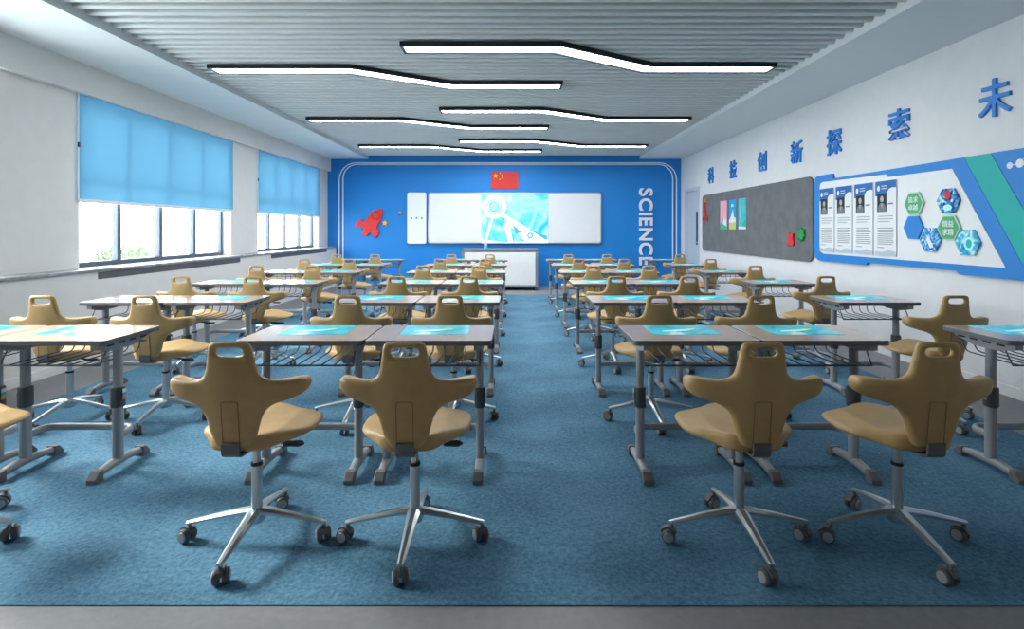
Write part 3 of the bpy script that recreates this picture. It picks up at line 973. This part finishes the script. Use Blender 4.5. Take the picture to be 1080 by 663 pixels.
# ================================================================== LAMPS
def make_lamp():
    root = thing('ceiling_lamp', '', 'lamp')
    ctr = [(0, 0), (1.46, 0), (2.47, 0.63), (3.78, 0.63)]
    def off(d):
        out = []
        for i, p in enumerate(ctr):
            p = Vector(p)
            ds = []
            if i > 0: ds.append((Vector(ctr[i]) - Vector(ctr[i - 1])).normalized())
            if i < 3: ds.append((Vector(ctr[i + 1]) - Vector(ctr[i])).normalized())
            n = sum((Vector((-t.y, t.x)) for t in ds), Vector((0, 0)))
            n.normalize()
            k = 1 / n.dot(Vector((-ds[0].y, ds[0].x)))
            out.append(p + n * d * k)
        return out
    W, b0 = 0.115, 0.030
    lo, hi, li, hi2 = off(-W), off(W), off(-W + b0), off(W - b0)
    li[0].x += b0; hi2[0].x += b0; li[3].x -= b0; hi2[3].x -= b0
    z0, z1 = -0.045, 0.0
    m = MB()
    outer = [(p.x, p.y) for p in lo] + [(p.x, p.y) for p in hi[::-1]]
    inner = [(p.x, p.y) for p in li] + [(p.x, p.y) for p in hi2[::-1]]
    n = len(outer)
    vs = [(x, y, z1) for x, y in outer] + [(x, y, z0) for x, y in outer] + [(x, y, z0) for x, y in inner] + [(x, y, z0 + 0.012) for x, y in inner]
    fs = []
    for lvl in range(3):
        for i in range(n):
            j = (i + 1) % n
            fs.append((lvl * n + i, lvl * n + j, (lvl + 1) * n + j, (lvl + 1) * n + i))
    for i in range(3):
        fs.append((i, i + 1, n - 2 - i, n - 1 - i))
    m.add(vs, fs)
    m.build('housing', M['lamp_black'], root)
    m = MB()
    vs = [(x, y, z0 + 0.010) for x, y in inner]
    m.add(vs, [(i, n - 1 - i, n - 2 - i, i + 1) for i in range(3)])
    m.build('diffuser', M['diffuser'], root)
    return root
lamp0 = make_lamp()
LAMPS = [(-1.05, 5.0, 'nearest crooked black ceiling lamp with lit white strip, right of centre'),
         (-3.21, 5.68, 'nearest crooked black ceiling lamp with lit white strip on window side'),
         (-1.06, 7.65, 'crooked black lit ceiling lamp right of centre, middle of the room'),
         (-3.20, 8.32, 'crooked black lit ceiling lamp on window side, middle of the room'),
         (-1.06, 10.3, 'farthest crooked black lit ceiling lamp, right of centre near blue wall'),
         (-3.17, 10.97, 'farthest crooked black lit ceiling lamp on window side near blue wall')]
for i, (x, y, lb) in enumerate(LAMPS):
    o = lamp0 if i == 0 else copy_tree(lamp0)
    o.location = (x, y + 0.05, Z_SLAT)
    tag(o, lb, 'lamp', 'crooked ceiling lamps')

# ================================================================== BLINDS AND LEDGE VENTS
def blind(y0, y1, lb):
    root = thing('roller_blind', lb, 'blind', (X_BLIND, (y0 + y1) / 2, 1.62), 'blue roller blinds')
    h = (y1 - y0) / 2
    zt = 2.70 - 1.62
    q = MB()
    n = 24
    vs, fs = [], []
    for k in range(n + 1):
        t = k / n
        yv = -h + 2 * h * t
        for zz in (0.02, zt):
            vs.append((0.0015, yv, zz)); vs.append((-0.0015, yv, zz))
    for k in range(n):
        a = k * 4
        fs += [(a, a + 4, a + 6, a + 2), (a + 1, a + 3, a + 7, a + 5), (a, a + 1, a + 5, a + 4), (a + 2, a + 6, a + 7, a + 3)]
    fs += [(0, 2, 3, 1), (n * 4, n * 4 + 1, n * 4 + 3, n * 4 + 2)]
    # one sheet is enough for cloth that glows
    q.add([(0, -h, 0.02), (0, h, 0.02), (0, h, zt), (0, -h, zt)], [(0, 1, 2, 3)])
    q.build('blind_cloth', M['blind'], root)
    q = MB(); q.box((-0.010, -h, -0.015), (0.010, h, 0.022), bev=0.004); q.build('bottom_rail', M['rail'], root)
    q = MB()
    q.box((-0.004, -h - 0.012, 0.0), (0.004, -h + 0.006, zt)); q.box((-0.004, h - 0.006, 0.0), (0.004, h + 0.012, zt)); q.build('side_channel', M['rail'], root)
    q = MB(); q.box((0.0, -h - 0.014, zt * 0.50), (0.016, -h + 0.006, zt * 0.50 + 0.05), bev=0.003); q.build('pull_catch', M['dark'], root)
    return root
blind(5.41, 8.39, 'larger nearer blue roller blind half drawn over the first window')
blind(9.205, 12.17, 'smaller farther blue roller blind half drawn beside the blue wall')
for (y0, y1, lb) in ((5.43, 8.24, 'dark vent slot below the ledge of the nearer window'), (9.3, 12.06, 'dark vent slot below the ledge of the farther window')):
    root = thing('ledge_vent', lb, 'vent', (X_LOW, (y0 + y1) / 2, 0.83), 'ledge vents')
    h = (y1 - y0) / 2
    q = MB(); q.box((0.0, -h, 0.0), (0.006, h, 0.07), bev=0.002); q.build('vent_plate', M['dark_vent'], root)
    q = MB()
    for k in range(4): q.box((0.005, -h + 0.02, 0.012 + 0.014 * k), (0.010, h - 0.02, 0.018 + 0.014 * k))
    q.build('louvre', M['dark_vent'], root)

# ================================================================== RIGHT WALL
def wall_prism(name, pts, t0, t1, m_, parent=None, o=(0, 0), bev=0.0):
    """outline in (depth, height) on the right wall; t0..t1 metres out from the wall"""
    q = MB(); q.prism([(p[0] - o[0], p[1] - o[1]) for p in pts], -t1, -t0, 'yz', 0, bev=bev)
    return q.build(name, m_, parent)
def wthing(name, label, cat, c, group=None): return thing(name, label, cat, (X_R, c[0], c[1]), group)

# raised characters
CH = [('科', 750.5), ('技', 774), ('创', 804.5), ('新', 841), ('探', 881), ('索', 949.5), ('未', 1051)]
CHN = ['blue raised character farthest along the right wall, beside the door', 'second blue raised character from the door, right wall', 'third blue raised character from the door, right wall',
       'fourth blue raised character from the door, above grey felt board', 'fifth blue raised character from the door, above felt board edge', 'sixth blue raised character from the door, above display panel', 'largest blue raised character, nearest the camera on right wall']
for i, (ch, px) in enumerate(CH):
    yc = rw(px, 0)[0]
    mm = text_mesh(ch, 1.0, 0.05, 0.012)
    cc, ff = fit_text(mm, 0.30, 0.315, 0.024)
    q = MB(); q.add([(-p[2], -p[0], p[1]) for p in cc], ff)
    tag(q.build('wall_character', M['letter_blue'], None, (X_R - 0.013, yc, 2.41)), CHN[i], 'letter', 'blue raised characters')
    bpy.data.meshes.remove(mm)

# grey felt board and what is pinned to it
fb = wthing('pin_board', 'grey felt pin board with rounded corners on right wall', 'board', (9.13, 0.90))
wall_prism('felt', rrect(7.065, 0.90, 11.2, 2.035, 0.10), 0.003, 0.03, M['felt'], fb, (9.13, 0.90), 0.006)
TF = 0.030
# tower ornament
tw = wthing('tower_ornament', 'red tower ornament with gold tip at left end of pin board', 'ornament', (11.0, 1.49))
q = MB(); q.prism([(-0.05, 0.16), (0.05, 0.16), (0.028, 0.26), (0.014, 0.40), (-0.014, 0.40), (-0.028, 0.26)], -TF - 0.022, -TF, 'yz', 0, bev=0.003)
for (a, c) in (((-0.14, 0.01), (0.14, 0.03)), ((-0.14, 0.10), (0.14, 0.12))): q.box((-TF - 0.02, a[0], a[1]), (-TF, c[0], c[1]))
for yy in (-0.14, 0.12): q.box((-TF - 0.02, yy, 0.03), (-TF, yy + 0.02, 0.10))
q.prism([(-0.07, 0.12), (0.07, 0.12), (0.05, 0.16), (-0.05, 0.16)], -TF - 0.022, -TF, 'yz')
q.build('tower', M['red'], tw)
q = MB(); q.prism(star(0, 0.44, 0.05), -TF - 0.02, -TF, 'yz'); q.prism([(-0.012, 0.40), (0.012, 0.40), (0, 0.50)], -TF - 0.02, -TF, 'yz'); q.build('tip', M['gold'], tw)
# three small posters
pst = [(10.2, 9.89, 'pink poster, leftmost of three on the grey pin board', 'pink', 'pgreen'), (9.776, 9.486, 'blue and yellow poster, middle of three on the pin board', 'sky_blue', 'sand'), (9.37, 9.07, 'turquoise poster, rightmost of three on the grey pin board', 'mint', 'pict')]
for (ya, yb, lb, ma, mb_) in pst:
    c = ((ya + yb) / 2, 1.336)
    po = wthing('poster', lb, 'poster', c, 'pin board posters')
    w = (ya - yb) / 2
    q = MB(); q.box((-TF - 0.006, -w, 0), (-TF, w, 0.53)); q.build('sheet', M[ma], po)
    t = -TF - 0.0068
    q = MB()
    def wf(pts, mi, dx=0.0): q.add([(t - dx, p[0], p[1]) for p in pts], [list(range(len(pts)))], mi)
    if ma == 'pink':
        wf([(w, 0.0), (w, 0.10), (0.04, 0.16), (-w, 0.08), (-w, 0)], 0)
        wf([(0.02, 0.10), (-0.03, 0.24), (-0.06, 0.16), (-w, 0.20), (-w, 0.05)], 1, 0.0005)
        wf([(0.05, 0.17), (0.03, 0.22), (0.0, 0.19)], 2, 0.001)
        ms = [M['pgreen'], M['paper'], M['red']]
    elif ma == 'sky_blue':
        wf([(w, 0), (w, 0.12), (-w, 0.16), (-w, 0)], 0)
        wf([(w, 0.16), (0.05, 0.24), (-0.03, 0.36), (-0.06, 0.22), (-w, 0.20), (-w, 0.12), (w, 0.12)], 1, 0.0005)
        wf([(0.05, 0.40), (0.05, 0.45), (-0.05, 0.45), (-0.05, 0.40)], 2, 0.001)
        ms = [M['sand'], M['paper'], M['pict_pale']]
    else:
        wf([(0.02, 0), (-0.02, 0.10), (-0.08, 0.13), (-w, 0.18), (-w, 0)], 0)
        wf([(w, 0), (w, 0.05), (-w, 0.04), (-w, 0)], 1, 0.0005)
        wf([(0.09, 0.20), (0.06, 0.45), (0.05, 0.45), (0.07, 0.20)], 2, 0.001)
        ms = [M['pgreen'], M['paper'], M['pict_pale']]
    q.build('picture', ms, po)
# red and green card cut-outs
rd = wthing('card_cutout', 'red card bear cut-out on right end of pin board', 'ornament', (7.57, 1.19))
wall_prism('card', [(0.075, -0.085), (0.085, -0.03), (0.06, 0.0), (0.065, 0.05), (0.085, 0.085), (0.05, 0.088), (0.02, 0.075), (-0.02, 0.075), (-0.05, 0.09), (-0.08, 0.08), (-0.06, 0.04), (-0.06, 0.0), (-0.085, -0.04), (-0.07, -0.085), (-0.02, -0.08), (0.02, -0.08)], TF, TF + 0.03, M['red'], rd, (0, 0), 0.004)
gr = wthing('card_cutout', 'green card leaf cut-out at top of pin board right end', 'ornament', (7.3, 1.262))
gr['label'] = 'green card leaf cut-out beside the red one on pin board'
wall_prism('card', [(0.0, 0.10), (0.03, 0.06), (0.06, 0.085), (0.07, 0.03), (0.11, 0.02), (0.08, -0.02), (0.09, -0.06), (0.04, -0.05), (0.012, -0.06), (0.0, -0.10), (-0.014, -0.06), (-0.05, -0.08), (-0.06, -0.03), (-0.10, -0.02), (-0.07, 0.02), (-0.09, 0.07), (-0.04, 0.06)], TF, TF + 0.03, M['green'], gr, (0, 0), 0.004)

# blue and white display panel
O = (4.8, 0.935)
dp = wthing('display_panel', 'large white display panel in a notched blue frame on right wall', 'display panel', O)
RE = 2.6
outer = [(RE, 0.935), (4.72, 0.935), (4.76, 0.965), (5.95, 0.965), (5.98, 0.935), (6.90, 0.935), (6.98, 0.965), (7.0, 1.03), (7.0, 1.94), (6.985, 2.0), (6.93, 2.02), (6.63, 2.02), (6.60, 1.957), (RE, 1.957)]
wall_prism('frame', outer, 0.001, 0.038, M['sign_blue'], dp, O)
inner = [(4.27, 1.025), (6.79, 1.025), (6.85, 1.05), (6.87, 1.10), (6.87, 1.87), (6.85, 1.915), (6.80, 1.93), (5.65, 1.911), (5.62, 1.878), (4.795, 1.873)]
wall_prism('face', inner, 0.03, 0.043, M['white'], dp, O)
wall_prism('stripe', [(4.667, 1.957), (4.05, 0.935), (3.793, 0.935), (4.41, 1.957)], 0.03, 0.0415, M['teal'], dp, O)
wall_prism('wing', [(4.40, 1.957), (3.783, 0.935), (RE, 0.935), (RE, 1.957)], 0.03, 0.0435, M['sign_blue'], dp, O)
wall_prism('rib', [(4.79, 1.957), (4.675, 1.957), (4.058, 0.935), (4.17, 0.935), (4.25, 1.01), (4.81, 1.90)], 0.03, 0.0405, M['sign_blue'], dp, O)
q = MB()
for (yy, zz, r) in ((4.235, 1.834, 0.026), (4.150, 1.842, 0.034), (4.06, 1.80, 0.026), (4.09, 1.90, 0.02), (3.97, 1.85, 0.03)):
    q.prism([(yy - O[0] + r * math.cos(t), zz - O[1] + r * math.sin(t)) for t in [2 * PI * k / 16 for k in range(16)]], -0.0455, -0.042, 'yz')
for (a, c) in (((4.235, 1.834), (4.150, 1.842)), ((4.15, 1.842), (4.06, 1.80)), ((4.15, 1.842), (4.09, 1.90)), ((4.06, 1.80), (3.97, 1.85))):
    q.sweep([(-0.0415, a[0] - O[0], a[1] - O[1]), (-0.0415, c[0] - O[0], c[1] - O[1])], 0.0038, 6)
q.build('molecule', M['white'], dp)

# portrait sheets
TB = 0.046
PN = ['leftmost', 'second from left', 'third from left', 'rightmost']
for i, (ya, yb) in enumerate(((6.845, 6.545), (6.505, 6.195), (6.150, 5.835), (5.793, 5.478))):
    c = ((ya + yb) / 2, 1.055)
    ps = wthing('profile_poster', 'white profile poster with blue header and portrait, %s of four' % PN[i], 'poster', c, 'profile posters on the display panel')
    w = (ya - yb) / 2; hgt = 0.787
    q = MB(); q.box((-TB - 0.010, -w, 0), (-TB, w, hgt), bev=0.002); q.build('sheet', M['paper'], ps)
    t = -TB - 0.0105
    q = MB(); q.add([(t, y_, z_) for y_, z_ in [(w, hgt), (w, hgt - 0.155), (0.05, hgt - 0.165), (-0.02, hgt - 0.13), (-0.05, hgt - 0.09), (-0.10, hgt - 0.075), (-w, hgt - 0.08), (-w, hgt)]], [list(range(8))])
    q.build('header', M['poster_blue'], ps)
    q = MB(); q.add([(t - 0.0006, 0.105 + 0.022 * math.cos(a), hgt - 0.075 + 0.03 * math.sin(a)) for a in [2 * PI * k / 14 for k in range(14)]], [list(range(14))], 0)
    for k in range(2): q.box((t - 0.001, -0.03, hgt - 0.06 - 0.026 * k), (t, 0.06, hgt - 0.048 - 0.026 * k), 1)
    q.build('emblem', [M['paper'], M['pale_wave']], ps)
    pr = MB(); pr.box((t - 0.001, -0.02, hgt - 0.325), (t, 0.125, hgt - 0.13), 0)
    # head and shoulders of a man in a dark suit, generic
    pc = 0.052
    pr.add([(t - 0.0016, pc + 0.026 * math.cos(a), hgt - 0.19 + 0.034 * math.sin(a)) for a in [2 * PI * k / 14 for k in range(14)]], [list(range(14))], 1)
    pr.add([(t - 0.0014, pc + y_, hgt - 0.325 + z_) for y_, z_ in ((0.062, 0.002), (0.055, 0.06), (0.025, 0.09), (-0.025, 0.09), (-0.055, 0.06), (-0.062, 0.002))], [list(range(6))], 2)
    pr.add([(t - 0.0018, pc + y_, hgt - 0.325 + z_) for y_, z_ in ((0.016, 0.09), (0.0, 0.03), (-0.016, 0.09))], [list(range(3))], 1)
    pr.build('portrait', [M['ink_dark'], M['ink_mid'], M['ink']], ps)
    q = MB()
    rr = random.Random(i + 3)
    q.box((t - 0.0006, -0.115, hgt - 0.25), (t, -0.04, hgt - 0.235))
    for k in range(3): q.box((t - 0.0006, -0.13 + (0.06 if k == 2 else rr.random() * 0.02), hgt - 0.375 - 0.028 * k), (t, 0.115, hgt - 0.369 - 0.028 * k))
    for k in range(9): q.box((t - 0.0006, -0.13 + rr.random() * 0.03, hgt - 0.50 - 0.021 * k), (t, 0.125 - rr.random() * 0.01, hgt - 0.493 - 0.021 * k))
    q.box((t - 0.0006, 0.02, hgt - 0.705), (t, 0.125, hgt - 0.698))
    q.build('text_lines', M['ink'], ps)
    q = MB(); q.add([(t, y_, z_) for y_, z_ in ((w, 0.0), (w, 0.05), (0.06, 0.035), (-0.05, 0.06), (-w, 0.045), (-w, 0))], [list(range(6))]); q.build('footer', M['pale_wave'], ps)

# hexagon tiles
HX = [((5.23, 1.584), 'green hexagon tile with two lines of white characters, upper left', 'g', ('追求', '卓越')), ((4.817, 1.587), 'hexagon picture tile with dark red centre, upper right', 'a', None),
      ((5.236, 1.350), 'plain blue hexagon tile under the upper green one', 'b', None), ((4.81, 1.346), 'green hexagon tile with white characters, between two pictures', 'g', ('精益', '求精')),
      ((5.027, 1.237), 'blue picture hexagon tile, lower left beside plain blue one', 'p', None), ((4.61, 1.219), 'cyan picture hexagon tile, lowest at the right', 'c', None)]
for (c, lb, k_, tx) in HX:
    hx = wthing('hexagon_tile', lb, 'tile', c, 'hexagon tiles on the display panel')
    hexa = lambda R: [(R * math.cos(PI / 3 * k), R * math.sin(PI / 3 * k)) for k in range(6)]
    R = 0.128
    main = {'g': 'hex_green', 'a': 'hex_pic_a', 'b': 'sign_blue', 'p': 'hex_pic_b', 'c': 'hex_pic_c'}[k_]
    if k_ == 'g':
        wall_prism('rim', hexa(R), TB, TB + 0.018, M['hex_rim'], hx, (0, 0), 0.003)
        wall_prism('tile_face', hexa(R * 0.90), TB + 0.016, TB + 0.021, M[main], hx)
        for j, s in enumerate(tx):
            mm = text_mesh(s, 1.0, 0.01, 0.01)
            cc, ff = fit_text(mm, 0.125, 0.058, 0.002)
            q = MB(); q.add([(-p[2] - TB - 0.022, -p[0], p[1] + (0.036 if j == 0 else -0.038)) for p in cc], ff)
            q.build('characters', M['white'], hx); bpy.data.meshes.remove(mm)
    else:
        wall_prism('tile_face', hexa(R), TB, TB + 0.02, M[main], hx, (0, 0), 0.003)
        q = MB(); t = -TB - 0.0206
        d8 = lambda cy, cz, a, b_: [(t, cy + a * math.cos(v), cz + b_ * math.sin(v)) for v in [2 * PI * j / 14 for j in range(14)]]
        if k_ == 'a':
            q.add(d8(0, 0.055, 0.032, 0.045), [list(range(14))], 0); q.add(d8(0.0, -0.06, 0.05, 0.028), [list(range(14))], 1)
            q.add([(t - 0.0005, p[1], p[2]) for p in d8(0.05, 0.0, 0.014, 0.014)], [list(range(14))], 2); q.add([(t - 0.0005, p[1], p[2]) for p in d8(-0.05, 0.0, 0.014, 0.014)], [list(range(14))], 2)
        elif k_ == 'p':
            q.add([(t, 0.02, 0.04), (t, -0.01, 0.0), (t, -0.05, -0.07), (t, -0.01, -0.08), (t, 0.03, -0.01)], [list(range(5))], 2)
        elif k_ == 'c':
            q.add(d8(-0.02, -0.01, 0.05, 0.06), [list(range(14))], 1); q.add([(t - 0.0005, p[1], p[2]) for p in d8(-0.02, -0.01, 0.03, 0.038)], [list(range(14))], 3)
        if q.v: q.build('picture', [M['red'], M['pict_pale'], M['paper'], M['teal']], hx)

# ================================================================== OUTSIDE THE WINDOWS
b = MB(); b.box((-90, -60, -3.4), (X_OUT - 0.05, 90, -3.2)); struct(b.build('ground', M['ground']))
def shrub(x, y, r, top, lb, seed):
    rr = random.Random(seed)
    root = thing('shrub', lb, 'shrub', (x, y, -3.2), 'shrubs outside the windows')
    q = MB()
    for k in range(1500):
        a = rr.random() * 2 * PI; u = rr.random(); v = rr.random()
        rad = r * (0.55 + 0.45 * v) * math.sqrt(1 - (2 * u - 1) ** 2 * 0.9)
        c = Vector((rad * math.cos(a), rad * math.sin(a), top + 3.2 - r * 0.9 + r * 0.9 * (2 * u - 1) + (rr.random() - 0.5) * 0.2))
        d = Vector((rr.random() - 0.5, rr.random() - 0.5, rr.random() - 0.2)).normalized(); e = d.orthogonal().normalized()
        L, Wd = 0.13 + 0.08 * rr.random(), 0.03
        q.add([c, c + d * L * 0.5 + e * Wd, c + d * L, c + d * L * 0.5 - e * Wd], [(0, 1, 2, 3)])
    q.build('foliage', M['leaf'], root)
    q = MB(); q.sweep([(0, 0, 0), (0.03, 0, 1.8), (0, 0.02, top + 3.2 - r)], [0.07, 0.05, 0.03], 8); q.build('trunk', M['bark'], root)
for i, (x, y, r, top, lb) in enumerate(((-8.4, 9.8, 0.8, 0.74, 'pale green tree top outside, first pane of the nearer window'), (-9.0, 12.4, 0.9, 0.78, 'pale green tree top outside, second pane of the nearer window'))):
    shrub(x, y, r, top, lb, i)
